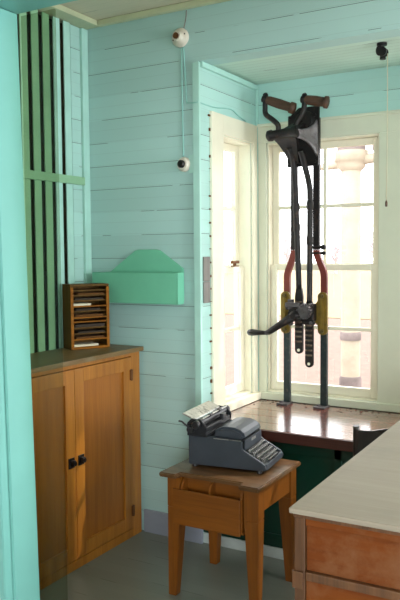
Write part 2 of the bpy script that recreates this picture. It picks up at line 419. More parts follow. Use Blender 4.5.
def front_window(n, x0, x1, label, cl, cr):
    w = thing('window_%d' % n, label, 'window', (0, 0, 0), kind='structure')
    z0, z1 = .757, 2.34
    c = MB()
    c.box(cl, x0, BF-.018, BF-.001, .715, z1, .003).box(x1, cr, BF-.018, BF-.001, .715, z1, .003)
    c.box(cl, cr, BF-.020, BF-.001, z1, z1+.118, .003).box(cl, cr, BF-.034, BF-.0205, z1+.100, z1+.118, .003)
    c.box(cl, cr, BF-.035, BF-.0, .7115, .757, .004)
    c.build('casing', M['greenish'], w)
    f = MB().box(x0, x0+.012, BF+.001, BF+.119, z0, z1, 0).box(x1-.012, x1, BF+.001, BF+.119, z0, z1, 0)
    f.box(x0+.012, x1-.012, BF+.001, BF+.119, z1-.012, z1, 0).box(x0+.012, x1-.012, BF+.001, BF+.119, z0, z0+.012, 0)
    f.build('frame', M['cream'], w)
    def P(off): return lambda u_, v_, z: (x0+.013+u_, BF+off+v_, z)
    sash(w, 'lower_sash', P(.022), x1-x0-.026, z0+.013, 1.575, 2, 2, .042, .055, .036)
    sash(w, 'upper_sash', P(.058), x1-x0-.026, 1.548, z1-.013, 2, 2, .042, .034, .04)
    return w
front_window(2, -1.975, -1.254, 'cream sash window behind the lever machine', -2.03, -1.102)
front_window(4, -.946, -.225, 'cream sash window at the right of the bay front', -1.098, -.17)

# shelf of the bay
shf = thing('window_shelf', 'glossy red brown board shelf filling the window bay', 'shelf', (BL+.95, 3.88, .665))
for k in range(5):
    ya = 3.50-3.88+.152*k
    yb = ya+.150 if k < 4 else 4.258-3.88
    MB().box(-.945, .945, ya, yb, 0, .044, .002).build('plank', M['shelf'], shf)
MB().box(-.945, .945, -.395, -.381, -.012, .043, .004).build('front_edge', M['shelfedge'], shf)
fl = MB()
for k in range(70):
    x = random.uniform(-2.0, -1.15); y = 4.222-min(abs(random.gauss(0, .06)), .16); s_ = random.uniform(.003, .008)
    if abs(x+1.80) < .09 or abs(x+1.56) < .09: continue
    fl.box(-s_, s_, -s_*.6, s_*.6, 0, .0015, 0, Matrix.Translation((x, y, .7095)) @ Matrix.Rotation(random.uniform(0, 3), 4, 'Z'))
tag(fl.build('leaf_crumbs', M['flake']), 'scattered brown crumbs along the back of the window shelf', 'debris', kind='stuff')
pp = thing('wall_patch', 'grey weathered wood patch beside the left window', 'patch', (BL+.006, 3.605, 1.40))
MB().box(-.005, .005, -.045, .024, -.03, .09, .002).box(-.005, .0045, -.045, .024, .092, .23, .002).build('board', M['greywood'], pp)
for k in range(22):
    MB().box(BL+.0015, BL+.010, 3.634+random.uniform(-.006, .006), 3.6465, .84+k*.0752+random.uniform(-.01, .01), .850+k*.0752, .001).build('nail', M['rustbrass'], w1)

# ------------------------------------------------------------------ cabinet
cab = thing('cabinet', 'honey oak two door cabinet against the left wall', 'cabinet', (-2.62, 2.86, 0))
Y = lambda y: y-2.86
fx = .17
MB().box(-.175, fx-.02, Y(2.20), Y(3.505), .0, 1.085, .002).build('carcass', M['cab'], cab)
fr = MB().box(fx-.02, fx, Y(3.418), Y(3.505), 0, 1.085, .003).box(fx-.02, fx, Y(2.20), Y(2.38), 0, 1.085, .003)
fr.box(fx-.02, fx, Y(2.38), Y(3.418), 0, .05, .003).box(fx-.02, fx, Y(2.38), Y(3.418), 1.062, 1.085, .003)
fr.build('face_frame', M['cab'], cab)
MB().box(-.185, .20, Y(2.18), Y(3.508), 1.0855, 1.111, .005).build('top_board', M['cabtop'], cab)
def cabdoor(ya, yb, hand):
    dz0, dz1, st = .055, 1.058, .072
    d_ = MB().box(fx-.018, fx+.004, Y(ya), Y(ya)+st, dz0, dz1, .003).box(fx-.018, fx+.004, Y(yb)-st, Y(yb), dz0, dz1, .003)
    d_.box(fx-.018, fx+.0035, Y(ya)+st, Y(yb)-st, dz0, dz0+.075, .003).box(fx-.018, fx+.0035, Y(ya)+st, Y(yb)-st, dz1-.075, dz1, .003)
    o = d_.build('door', M['cab'], cab)
    MB().box(fx-.016, fx-.008, Y(ya)+st-.005, Y(yb)-st+.005, dz0+.07, dz1-.07, .001).build('panel', M['cabpanel'], o)
    yk = Y(yb)-.037 if hand > 0 else Y(ya)+.037
    h = MB().box(fx+.0045, fx+.010, yk-.022, yk+.022, .548, .602, .003)
    h.box(fx+.010, fx+.030, yk-.012, yk+.012, .560, .592, .006)
    h.cyl((fx+.010, yk, .576), (fx+.034, yk, .576), .009, .012, 12)
    h.build('latch', M['black'], o)['label'] = 'black iron latch'
    for zz in (.16, .955):
        ye = Y(yb)-.004 if hand < 0 else Y(ya)+.004
        MB().box(fx+.0042, fx+.012, ye-.012, ye+.012, zz-.03, zz+.03, .002).cyl((fx+.01, ye, zz-.032), (fx+.01, ye, zz+.032), .006, n=10).build('hinge', M['rustbrass'], o)
cabdoor(2.914, 3.414, -1); cabdoor(2.41, 2.911, 1)

# letter rack on the cabinet
ang = math.radians(-29)
n_ = Vector((math.cos(ang), math.sin(ang), 0)); rv = Vector((-math.sin(ang), math.cos(ang), 0))
fl_ = Vector((-2.688, 3.178, 0)); W_, D_, Hh = .236, .125, .357
cen = fl_+rv*W_/2-n_*D_/2
zb = 1.1115
rk = thing('letter_rack', 'small brown wooden letter rack with paper slots on the cabinet', 'letter rack', (cen.x, cen.y, zb), ang+PI/2)
# local: x to the right across the front, -y to the front
hw, hd = W_/2, D_/2
for sx in (-1, 1):
    MB().box(sx*hw, sx*(hw-.012), -hd, hd, 0, Hh, .002).build('side_panel', M['rackside'], rk)
    MB().box(sx*(hw-.001), sx*(hw-.018), -hd-.004, -hd, .004, Hh-.004, .001).build('edge_strip', M['rack'], rk)
MB().box(-hw, hw, -hd, hd, Hh, Hh+.012, .002).build('top', M['rackside'], rk)
MB().box(-hw+.012, hw-.012, -hd, hd, 0, .014, .002).build('bottom', M['rack'], rk)
MB().box(-hw+.012, hw-.012, hd-.008, hd, .014, Hh, .0).build('back', M['rackside'], rk)
zs = [.052, .084, .117, .152, .176, .212, .240, .272, .302, .330]
for z in zs: MB().box(-hw+.0125, hw-.0125, -hd+(.0 if z in (.052, .152, .176, .240) else .012), hd-.0085, z, z+.007, .001).build('shelf', M['rack'] if z in (.052, .152, .176, .240) else M['rackside'], rk)
papers = [(.014, .15, -.02, M['paper'], .012, 'stack of white papers in the bottom slot of the letter rack'),
          (.059, .17, .0, M['kraft'], .010, 'brown papers in the second slot from the rack bottom'),
          (.091, .16, .01, M['darkpaper'], .009, 'dark folded papers in the third slot from the rack bottom'),
          (.124, .18, .0, M['darkpaper'], .016, 'thick dark bundle under the wide shelf of the letter rack'),
          (.183, .17, .0, M['kraft'], .013, 'brown bundle above the two bright middle shelves of the rack'),
          (.219, .15, -.01, M['darkpaper'], .010, 'dark papers in the rack slot below the white slip'),
          (.247, .11, -.045, M['paper'], .012, 'short white slip at the left of an upper rack slot'),
          (.279, .17, .0, M['darkpaper'], .010, 'dark papers in the slot just above the white slip'),
          (.309, .16, .01, M['kraft'], .009, 'brown papers second slot from the rack top'),]
for z, w, off, m, th, lab in papers:
    p = MB()
    for k in range(3):
        j = random.uniform(-.004, .004)
        p.box(off-w/2+j, off+w/2+j, -hd+.006+abs(j), hd-.02, th*k/3, th*(k+1)/3-.0004, .0003)
    o = p.build('paper_stack', m)
    q = cen
    o.location = (q.x, q.y, zb+z+.0005); o.rotation_euler = (0, 0, ang+PI/2)
    tag(o, lab, 'papers', 'papers in the letter rack')

# ------------------------------------------------------------------ wall pocket
pk = thing('wall_pocket', 'sea green wooden letter pocket with peaked back on the mint wall', 'letter pocket', (-2.45, 3.528, 1.365))
def wpz(z): return z-1.365
bp_ = [(-2.748, 1.375), (-2.15, 1.375), (-2.15, 1.565), (-2.305, 1.668), (-2.33, 1.674), (-2.455, 1.674), (-2.48, 1.668), (-2.66, 1.545), (-2.748, 1.54)]
MB().prism([(x+2.45, -.002, wpz(z)) for x, z in bp_], (0, -.012, 0), .002).build('back_board', M['pocket'], pk)
MB().box(-2.748+2.45, -2.16+2.45, -.075, -.063, 0, .176, .002).build('front_board', M['pocket'], pk)
for x in (-2.158, -2.747): MB().box(x+2.45-.0, x+2.45+.011, -.0745, -.0145, .0, .178, .002).build('end_board', M['pocket'], pk)
MB().box(-2.735+2.45, -2.16+2.45, -.062, -.0145, 0, .012, .001).build('bottom_board', M['pocket'], pk)

# ------------------------------------------------------------------ lamp socket, switch, wires
ls = thing('lamp_socket', 'round cream porcelain lamp socket high on the back wall', 'lamp socket', (-2.158, 3.529, 2.84))
MB().lathe((0, 0, 0), (0, -.05, 0), [(0, .052), (.25, .052), (.4, .044), (.5, .034), (.6, .026), (1, .024)], 24).build('base', M['porcelain'], ls)
MB().cyl((0, -.0505, 0), (0, -.058, 0), .017, n=16).build('contact', M['rustbrass'], ls)
for sx in (-1, 1): MB().cyl((sx*.036, -.018, .012*sx), (sx*.036, -.024, .012*sx), .005, n=8).build('screw', M['black'], ls)
sw = thing('wall_outlet', 'small round socket with black centre beside the bay opening', 'socket', (-2.142, 3.529, 2.145))
MB().lathe((0, 0, 0), (0, -.03, 0), [(0, .041), (.4, .041), (.8, .034), (1, .03)], 24).build('base', M['porcelain'], sw)
MB().lathe((0, -.0305, 0), (0, -.05, 0), [(0, .022), (.7, .022), (1, .016)], 20).build('plug', M['black'], sw)
MB().box(.032, .062, -.008, 0, -.05, .05, .003).build('plate', M['mint'], sw)
def wire(pts, lab, r_=.0035, m='wire'):
    return tag(MB().tube(pts, r_, 8).build('wire', M[m]), lab, 'wire')
wire([(-2.152, 3.524, 2.786), (-2.15, 3.524, 2.5), (-2.146, 3.524, 2.188)], 'left of the two painted wires between the porcelain sockets')
wire([(-2.140, 3.524, 2.786), (-2.128, 3.524, 2.60), (-2.122, 3.524, 2.492), (-2.105, 3.515, 2.478), (-2.04, 3.506, 2.474)], 'painted wire bending right from the lamp socket to the corner board')
wire([(-2.135, 3.524, 2.89), (-2.122, 3.524, 2.94), (-2.118, 3.524, 2.982)], 'short dark wire from the lamp socket up to the ceiling', .003, 'greywood')
wire([(BL+.004, 3.53, 2.478), (BL+.006, 3.70, 2.478), (BL+.006, 3.90, 2.50), (BL+.006, 4.0, 2.477), (BL+.006, 4.10, 2.46)], 'painted wire across the mint boards above the left window', .0035)

hk = thing('pulley_hook', 'dark iron pulley hook under the bay ceiling', 'hook', (-1.102, 3.767, 2.712))
MB().cyl((0, 0, 0), (0, 0, -.012), .026, n=16).build('plate', M['iron'], hk)
MB().tube([(-.005, 0, -.010), (-.022, 0, -.025), (-.018, .0, -.05), (.008, 0, -.052)], .009, 10).build('arm', M['iron'], hk)
MB().lathe((.005, -.02, -.045), (.005, .02, -.045), [(0, .024), (.3, .024), (.35, .017), (.65, .017), (.7, .024), (1, .024)], 18).cyl((.005, 0, -.06), (.005, 0, -.082), .014, .016, 12).build('wheel', M['iron'], hk)
cd = thing('pull_cord', 'thin cord hanging from the pulley hook beside the window', 'cord', (-1.073, 3.767, 1.90))
MB().tube([(0, 0, .012), (0.002, 0, .30), (0, 0, .757)], .0022, 6).build('string', M['string'], cd)
MB().lathe((0, 0, .014), (0, 0, -.018), [(0, .003), (.4, .007), (1, .006)], 10).build('bead', M['grip'], cd)

# ------------------------------------------------------------------ typewriter table
tb = thing('typewriter_table', 'orange oak side table with paper pockets below its worn top', 'table', (-1.645, 3.13, 0))
TX, TY = -1.645, 3.13
tz = .605
x0, x1, y0, y1 = -1.912-TX, -1.382-TX, 2.882-TY, 3.375-TY
nx0, nx1, ny = -1.815-TX, -1.485-TX, 2.925-TY
MB().prism([(x0, y0, tz-.022), (nx0, y0, tz-.022), (nx0, ny, tz-.022), (nx1, ny, tz-.022), (nx1, y0, tz-.022), (x1, y0, tz-.022), (x1, y1, tz-.022), (x0, y1, tz-.022)], (0, 0, .022), .005).build('top', M['tabletop'], tb)
for sx in (-1, 1):
    for sy in (-1, 1):
        ox = (-1.878-TX) if sx < 0 else (-1.398-TX); oy = (2.905-TY) if sy < 0 else (3.352-TY)
        wt, wbt = .07, .042
        tp = [(ox, oy), (ox-sx*wt, oy), (ox-sx*wt, oy-sy*wt), (ox, oy-sy*wt)]
        bt = [(ox, oy), (ox-sx*wbt, oy), (ox-sx*wbt, oy-sy*wbt), (ox, oy-sy*wbt)]
        lg = MB()
        zm = .44
        lg.hexa([(a, b_, 0) for a, b_ in bt], [(a, b_, zm) for a, b_ in tp], .003)
        lg.hexa([(a, b_, zm) for a, b_ in tp], [(a, b_, tz-.0225) for a, b_ in tp], .002)
        lg.build('leg', M['table'], tb)
xa, xb_ = -1.806-TX, -1.47-TX
MB().box(xa, xb_, 2.955-TY, 2.972-TY, .37, tz-.0225, .002).build('apron', M['tablex'], tb)
MB().box(xa, xb_, 3.33-TY, 3.346-TY, .47, tz-.0225, .002).build('apron', M['tablex'], tb)
for x in (-1.872-TX, -1.420-TX): MB().box(x, x+.016, 2.977-TY, 3.28-TY, .47, tz-.0225, .002).build('apron', M['table'], tb)
pf = MB().box(-1.842-TX, -1.482-TX, 2.892-TY, 2.904-TY, .362, .532, .004)
pf.box(xa, xb_, 2.9045-TY, 2.9545-TY, .368, .380, .001)
pf.build('pocket_front', M['tablex'], tb)
for x in (-1.802-TX, -1.652-TX, -1.486-TX):
    ys = 2.9045-TY; ye = 2.9545-TY
    pts = [(x, ys, .381), (x, ye, .381), (x, ye, .581)]+[(x, ye-.004-.046*math.sin(a*PI/12), .581-.05+.05*math.cos(a*PI/12)) for a in range(0, 7)]
    MB().prism(pts, (.011, 0, 0), .001).build('divider', M['table'], tb)

# ------------------------------------------------------------------ typewriter
tw = thing('typewriter', 'old black typewriter with silver paper rest on the small table', 'typewriter', (-1.656, 3.195, tz+.0005), math.radians(6.5))
def side_prof(pts, y, th): return [(x, y, z) for x, z in pts], (0, th, 0)
prof = [(-.195, .012), (.198, .016), (.203, .026), (.203, .034), (.190, .050), (.088, .105), (.083, .118), (.083, .150), (-.07, .158), (-.195, .158)]
for y, th in ((-.142, .018), (.124, .018)):
    a, v = side_prof(prof, y, th); MB().prism(a, v, .004).build('side_panel', M['tw'], tw)
low = [(-.19, .014), (.200, .014), (.202, .034), (.188, .044), (.09, .060), (.082, .146), (-.19, .146)]
a, v = side_prof(low, -.1235, .247); MB().prism(a, v, .002).build('body', M['twdark'], tw)
MB().box(.186, .204, -.1235, .1235, .016, .046, .004).build('front_rail', M['tw'], tw)
hp = [(-.075, .150), (.086, .150), (.090, .165), (.084, .182), (.066, .196), (.035, .205), (0, .207), (-.03, .203), (-.055, .192), (-.075, .172)]
a, v = side_prof(hp, -.125, .25); MB().prism(a, v, .012).build('hood', M['tw'], tw)
MB().box(-.06, .08, -.146, -.143, .150, .153, 0).build('trim_line', M['silver'], tw)
MB().box(.087, .093, -.118, .118, .100, .149, .002).build('front_plate', M['tw'], tw)
MB().box(.0925, .0945, -.03, .03, .128, .140, .001).build('badge', M['silver'], tw)
for sx in (-.17, .165):
    for sy in (-.12, .12): MB().cyl((sx, sy, 0), (sx, sy, .0145), .014, .012, 12).build('foot', M['rubber'], tw)
slope = math.atan2(.105-.050, .102)
for rw in range(4):
    xk = .108+rw*.0215; zk = .098-rw*.0125
    for c in range(10):
        yk = -.104+c*.0222+(rw % 2)*.008-.002
        k = MB().cyl((xk, yk, zk-.020), (xk, yk, zk), .0028, n=6, mi=1)
        k.lathe((xk, yk, zk), (xk+.0006, yk, zk+.004), [(0, .0088), (1, .0088)], 12, mi=1)
        k.lathe((xk, yk, zk+.004), (xk+.0002, yk, zk+.0048), [(0, .0072), (1, .0072)], 12, mi=0)
        k.build('key', [M['key'], M['keyring']], tw)
MB().box(.187, .199, -.075, .075, .047, .057, .004).build('space_bar', M['key'], tw)
# carriage
MB().box(-.19, -.085, -.168, .172, .159, .176, .004).build('carriage_rail', M['twdark'], tw)
for sy in (-1, 1): MB().prism([(-.185, sy*.172, .176), (-.09, sy*.172, .176), (-.088, sy*.172, .212), (-.115, sy*.172, .240), (-.165, sy*.172, .246), (-.19, sy*.172, .222)], (0, -sy*.012, 0), .003).build('carriage_end', M['twdark'], tw)
MB().cyl((-.13, -.159, .222), (-.13, .159, .222), .021, n=24).build('platen', M['rubber'], tw)
for sy in (-1, 1): MB().lathe((-.13, sy*.173, .222), (-.13, sy*.208, .222), [(0, .010), (.2, .010), (.25, .020), (.9, .020), (1, .016)], 20).build('platen_knob', M['rubber'], tw)
MB().prism([(-.150, -.165, .236), (-.154, -.165, .242), (-.214, -.165, .268), (-.218, -.165, .262)], (0, .330, 0), .001).build('paper_rest', M['silver'], tw)
MB().cyl((-.112, -.159, .246), (-.112, .159, .246), .004, n=10).build('paper_bail', M['silver'], tw)
for yy in (-.06, .06): MB().cyl((-.112, yy-.014, .246), (-.112, yy+.014, .246), .009, n=14).build('bail_roller', M['rubber'], tw)
MB().tube([(-.165, -.186, .20), (-.19, -.200, .225), (-.20, -.205, .235), (-.215, -.21, .238)], .0045, 8).build('return_lever', M['twdark'], tw)
MB().cyl((-.165, -.1725, .195), (-.165, -.190, .195), .02, .018, 16).build('lever_hub', M['twdark'], tw)
MB().box(-.095, -.075, .02, .065, .205, .236, .004).build('card_holder', M['twdark'], tw)
MB().box(-.188, -.092, -.159, .159, .1765, .204, .006).build('carriage_bed', M['twdark'], tw)

# ------------------------------------------------------------------ train order lever machine
LX, LY, LZ = -1.69, 4.18, .7095
lv = thing('signal_lever_machine', 'black iron signal lever machine standing on the window shelf', 'signal lever', (LX, LY, LZ))
def Lp(x, y, z): return (x-LX, y-LY, z-LZ)
def bez(p, q, n=9):
    return [(p[0]+(q[0]-p[0])*(3*t*t-2*t**3), p[1]+(q[1]-p[1])*t) for t in (i/(n-1) for i in range(n))]
for sx, xu, xl in ((-1, -1.756, -1.803), (1, -1.612, -1.562)):
    MB().ribbon([Lp(xu, 4.18, 1.665), Lp(xu, 4.18, 2.45)], (.0195, 0, 0), (0, .011, 0)).build('post', M['iron'], lv)
    cv = bez((xu, 1.6645), (xl, 1.50))+[(xl, 1.3805)]
    MB().ribbon([Lp(x, 4.18, z) for x, z in cv], (.0195, 0, 0), (0, .012, 0)).build('curved_bar', M['red'], lv)['label'] = 'red painted curved bar'
    MB().ribbon([Lp(xl, 4.18, 1.38), Lp(xl, 4.18, .722)], (.0205, 0, 0), (0, .012, 0)).build('lower_bar', M['steelblue'], lv)
    MB().box(xl-LX-.045, xl-LX+.028, -.07, .022, 0, .012, .003).cyl((xl-LX-.025, -.04, .012), (xl-LX-.025, -.04, .022), .010, n=6).build('foot', M['irongrey'], lv)
    # yellow casting, lobed plate with bolts
    cx = xl+(.0)
    pts = []
    for (px, pz, a0) in ((cx+.026, 1.385, -20), (cx-.018, 1.385, 70)):
        pass
    w = .030
    for k in range(13):
        a = PI*k/12; pts.append((cx+w*math.cos(a), 1.385+w*.9*math.sin(a)))
    inn = -sx
    pts += [(cx-w, 1.36)] if inn > 0 else [(cx-w, 1.36), (cx-w-.02, 1.33), (cx-w-.06, 1.315), (cx-w-.06, 1.255), (cx-w-.02, 1.235)]
    pts += [(cx-w, 1.205)]
    for k in range(13):
        a = PI+PI*k/12; pts.append((cx+w*math.cos(a), 1.18+w*.9*math.sin(a)))
    if inn > 0: pts += [(cx+w, 1.205), (cx+w+.02, 1.235), (cx+w+.05, 1.255), (cx+w+.05, 1.315), (cx+w+.02, 1.33)]
    pts += [(cx+w, 1.36)]
    g = MB().prism([Lp(x, 4.165, z) for x, z in pts], (0, -.022, 0), .004)
    g.prism([Lp(cx-.012, 4.143, 1.375), Lp(cx+.012, 4.143, 1.375), Lp(cx+.012, 4.143, 1.19), Lp(cx-.012, 4.143, 1.19)], (0, -.02, 0), .006)
    g.build('casting', M['yellow'], lv)['label'] = 'yellow painted casting'
    for zz in (1.388, 1.178):
        MB().cyl(Lp(cx, 4.142, zz), Lp(cx, 4.125, zz), .013, n=6).cyl(Lp(cx, 4.125, zz), Lp(cx, 4.118, zz), .007, n=10).build('bolt', M['bolt'], lv)
# rods and racks
def rod(xs, zend, xr):
    MB().tube([Lp(*p) for p in xs], .0175, 12).build('rod', M['iron'], lv)
    z0 = zend; zt = zend+.40
    rb = MB()
    pts = [(xr-.025, zt-.05), (xr-.017, zt), (xr+.017, zt), (xr+.025, zt-.05)]+[(xr+.025*math.cos(a), z0+.025-.025*math.sin(a)) for a in (i*PI/10 for i in range(0, 11))]
    rb.prism([Lp(x, 4.128, z) for x, z in pts[::-1]], (0, -.022, 0), .002)
    rk_ = rb.build('rack_bar', M['iron'], lv)
    for k in range(9):
        zz = z0+.075+k*.030
        MB().box(xr-LX-.0215, xr-LX+.0215, 4.097-LY, 4.107-LY, zz-LZ-.005, zz-LZ+.005, .002).build('tooth', M['rack_teeth'], rk_)
    MB().cyl(Lp(xr, 4.1055, z0+.022), Lp(xr, 4.103, z0+.022), .009, n=14).build('eye', M['cream'], rk_)
rod([(-1.738, 4.06, 2.27), (-1.730, 4.115, 2.15), (-1.712, 4.117, 1.75), (-1.700, 4.117, 1.43)], 1.038, -1.698)
rod([(-1.668, 4.06, 2.25), (-1.660, 4.112, 2.16), (-1.635, 4.117, 2.05), (-1.630, 4.117, 1.95), (-1.632, 4.117, 1.50), (-1.632, 4.117, 1.35)], .958, -1.632)
for x, z in ((-1.714, 1.80), (-1.718, 1.92), (-1.630, 1.93), (-1.631, 1.72)):
    MB().lathe(Lp(x, 4.117, z-.025), Lp(x, 4.117, z+.025), [(0, .0180), (.2, .021), (.8, .021), (1, .0180)], 14).build('collar', M['iron'], lv)
for zz, rr in ((1.680, .011), (1.645, .008)):
    MB().cyl(Lp(-1.66, 4.155, zz), Lp(-1.575, 4.155, zz), rr*.7, n=10).lathe(Lp(-1.578, 4.155, zz), Lp(-1.545, 4.155, zz), [(0, rr*.8), (.3, rr*1.3), (.8, rr*1.3), (1, rr)], 12).build('clamp_pin', M['iron'], lv)
# gear box and hand crank
gb = MB().box(-1.745-LX, -1.595-LX, -.092, -.036, 1.235-LZ, 1.345-LZ, .012)
gb.cyl(Lp(-1.700, 4.09, 1.285), Lp(-1.700, 4.03, 1.285), .048, .036, 22).cyl(Lp(-1.635, 4.09, 1.30), Lp(-1.635, 4.05, 1.30), .040, .034, 20)
gb.box(-1.77-LX, -1.69-LX, -.110, -.082, 1.305-LZ, 1.335-LZ, .008).box(-1.665-LX, -1.585-LX, -.110, -.082, 1.22-LZ, 1.25-LZ, .008)
gb.build('gear_housing', M['iron'], lv)
gw_ = MB()
for k in range(14):
    a = 2*PI*k/14
    gw_.box(-.006, .006, -.012, .012, .028, .046, .002, Matrix.Translation(Vector(Lp(-1.635, 4.034, 1.30))) @ Matrix.Rotation(a, 4, 'Y'))
gw_.lathe(Lp(-1.635, 4.046, 1.30), Lp(-1.635, 4.022, 1.30), [(0, .034), (1, .034)], 20)
gw_.build('pinion', M['irongrey'], lv)
ck = MB().tube([Lp(-1.690, 4.028, 1.275), Lp(-1.758, 4.012, 1.232), Lp(-1.845, 4.002, 1.174), Lp(-1.868, 4.0, 1.166)], [.030, .023, .018, .014], 12, smooth=False)
ck.lathe(Lp(-1.69, 4.045, 1.275), Lp(-1.69, 3.996, 1.275), [(0, .034), (.7, .030), (1, .018)], 18)
ck = ck.build('hand_crank', M['iron'], lv)
MB().lathe(Lp(-1.862, 4.0, 1.168), Lp(-1.985, 3.99, 1.166), [(0, .012), (.1, .013), (.35, .015), (.75, .021), (.93, .018), (1, .008)], 18).build('grip', M['black'], ck)
for (x, y, z, rr) in ((-1.755, 4.10, 1.335, .014), (-1.74, 4.095, 1.222, .014), (-1.612, 4.09, 1.338, .013), (-1.605, 4.09, 1.232, .013)):
    MB().cyl(Lp(x, y, z), Lp(x, y-.022, z), rr, n=6).cyl(Lp(x, y-.022, z), Lp(x, y-.034, z), rr*.55, n=10).build('gear_bolt', M['irongrey'], lv)
MB().box(-1.755-LX, -1.665-LX, -.150, -.128, 1.325-LZ, 1.352-LZ, .006).box(-1.747-LX, -1.723-LX, -.128, -.08, 1.31-LZ, 1.37-LZ, .004).build('pawl', M['irongrey'], lv)
MB().tube([Lp(-1.60, 4.05, 1.36), Lp(-1.605, 4.04, 1.42), Lp(-1.61, 4.06, 1.47), Lp(-1.615, 4.085, 1.53)], [.012, .010, .009, .007], 10).build('latch_arm', M['iron'], lv)
# top bracket
pl = MB().prism([Lp(-1.79, 4.165, 2.165), Lp(-1.592, 4.165, 2.165), Lp(-1.585, 4.165, 2.515), Lp(-1.715, 4.165, 2.515), Lp(-1.785, 4.165, 2.46)], (0, -.018, 0), .004)
pl.build('back_plate', M['iron'], lv)
hb = MB().lathe(Lp(-1.855, 4.0, 2.338), Lp(-1.655, 4.0, 2.352), [(0, .020), (.04, .032), (.16, .034), (.2, .028), (.8, .030), (.85, .036), (1, .036)], 22)
hb.prism([Lp(-1.80, 4.0, 2.32), Lp(-1.665, 4.0, 2.33), Lp(-1.665, 4.147, 2.40), Lp(-1.74, 4.147, 2.40)], (0, 0, .035), .006)
hb.build('hub', M['iron'], lv)
# curved horn below the hub, narrowing to the rods
hn = MB()
secs = []
for k in range(10):
    t = k/9
    xl = -1.845+.090*t**.55; xr = -1.665-.035*t**.6
    y = 4.0+.125*t**.7; z = 2.335-.150*t
    secs.append((xl, xr, y, z))
b = bmesh.new(); rings = []
for xl, xr, y, z in secs:
    rings.append([b.verts.new(Lp(xl, y-.018, z)), b.verts.new(Lp(xr, y-.018, z)), b.verts.new(Lp(xr, y+.018, z)), b.verts.new(Lp(xl, y+.018, z))])
for a_, c_ in zip(rings, rings[1:]):
    for i in range(4): b.faces.new((a_[i], a_[(i+1) % 4], c_[(i+1) % 4], c_[i]))
b.faces.new(rings[0][::-1]); b.faces.new(rings[-1]); bmesh.ops.recalc_face_normals(b, faces=b.faces)
hn._merge(b)
hn.build('horn', M['iron'], lv)
# flared web from the hub end back to the right edge of the plate
def grid(a, c, n=10, th=.012):
    b = bmesh.new(); rows = []
    for k in range(n):
        t = k/(n-1); e = t**1.9          # widens late, like a trumpet mouth
        mid = Vector(a[0]).lerp(Vector(c[0]), t); zt = a[1]+(c[1]-a[1])*e; zb_ = a[2]+(c[2]-a[2])*e
        dy = -.045*math.sin(PI*t)*.6
        row = []
        for q in range(7):
            f_ = q/6; row.append(b.verts.new(Lp(mid.x, mid.y-dy+.02*math.sin(PI*f_), zb_+(zt-zb_)*f_)))
        rows.append(row)
    for r0, r1 in zip(rows, rows[1:]):
        for q in range(6):
            f = b.faces.new((r0[q], r0[q+1], r1[q+1], r1[q])); f.smooth = True
    bmesh.ops.recalc_face_normals(b, faces=b.faces)
    bmesh.ops.solidify(b, geom=b.faces[:], thickness=th)
    m = MB(); m._merge(b); return m
grid(((-1.664, 3.995, 0), 2.366, 2.312), ((-1.598, 4.136, 0), 2.432, 2.215)).build('flared_web', M['webgrey'], lv)['label'] = 'worn light grey flared web'
MB().lathe(Lp(-1.675, 4.147, 2.425), Lp(-1.675, 4.125, 2.425), [(0, .068), (.6, .062), (1, .05)], 24).build('disc', M['iron'], lv)
for x in (-1.77, -1.61):
    for z in (2.19, 2.46): MB().cyl(Lp(x, 4.147, z-.0), Lp(x, 4.136, z), .010, n=6).build('bolt', M['iron'], lv)
def crank(path, g0, g1, gr):
    c = MB().tube([Lp(*p) for p in path], .0155, 12)
    c.lathe(Lp(*(Vector(g0)-(Vector(g1)-Vector(g0)).normalized()*.018)), Lp(*(Vector(g0)+(Vector(g1)-Vector(g0)).normalized()*.012)), [(0, .016), (.15, .022), (.85, .022), (1, .018)], 16)
    c = c.build('crank', M['iron'], lv)
    MB().lathe(Lp(*g0), Lp(*g1), [(.06, gr*.8), (.15, gr*.95), (.5, gr*1.05), (.82, gr*.95), (.84, gr*1.25), (.97, gr*1.25), (1, gr*.8)], 16).build('grip', M['grip'], c)['label'] = 'rusty brown handle grip'
    MB().lathe(Lp(*(Vector(path[-1])+Vector((-.0, -.012, .03)))), Lp(*(Vector(path[-1])+Vector((0, .02, .03)))), [(0, .010), (.5, .016), (1, .010)], 12).build('nut', M['iron'], c)
crank([(-1.785, 4.0, 2.35), (-1.782, 3.995, 2.395), (-1.815, 3.995, 2.43), (-1.862, 4.0, 2.468), (-1.867, 4.0, 2.51), (-1.866, 4.0, 2.55)], (-1.868, 4.0, 2.556), (-1.688, 4.03, 2.486), .027)
crank([(-1.685, 4.005, 2.36), (-1.672, 4.015, 2.405), (-1.640, 4.02, 2.452), (-1.628, 4.02, 2.49), (-1.627, 4.02, 2.525)], (-1.630, 4.02, 2.532), (-1.487, 4.04, 2.502), .028)

# ------------------------------------------------------------------ desk
dk = thing('desk', 'tall brown wooden desk with a faded grey top at the lower right', 'desk', (-.37, 2.30, 0), math.radians(.6))
def D(x): return x+.37
def E_(y): return y-2.30
MB().box(D(-.735), D(.0), E_(1.70), E_(2.95), .985, 1.0, .004).build('top', M['desktop'], dk)
MB().box(D(-.700), D(-.035), E_(1.735), E_(2.93), .04, .9735, .002).build('carcass', M['desk'], dk)
for xx in (-.724, -.041):
    for ya, yb in ((1.711, 1.741), (2.90, 2.935)):
        MB().box(D(xx), D(xx+.029), E_(ya), E_(yb), .0, .9735, .003).build('post', M['deskpost'], dk)
MB().box(D(-.6945), D(-.0415), E_(1.722), E_(1.7345), .836, .955, .002).build('front_panel', M['desk'], dk)
MB().box(D(-.6945), D(-.0415), E_(1.713), E_(1.7345), .956, .9735, .002).build('rail', M['desk'], dk)
MB().box(D(-.726), D(-.009), E_(1.708), E_(2.94), .974, .9845, .002).build('moulding', M['deskpost'], dk)
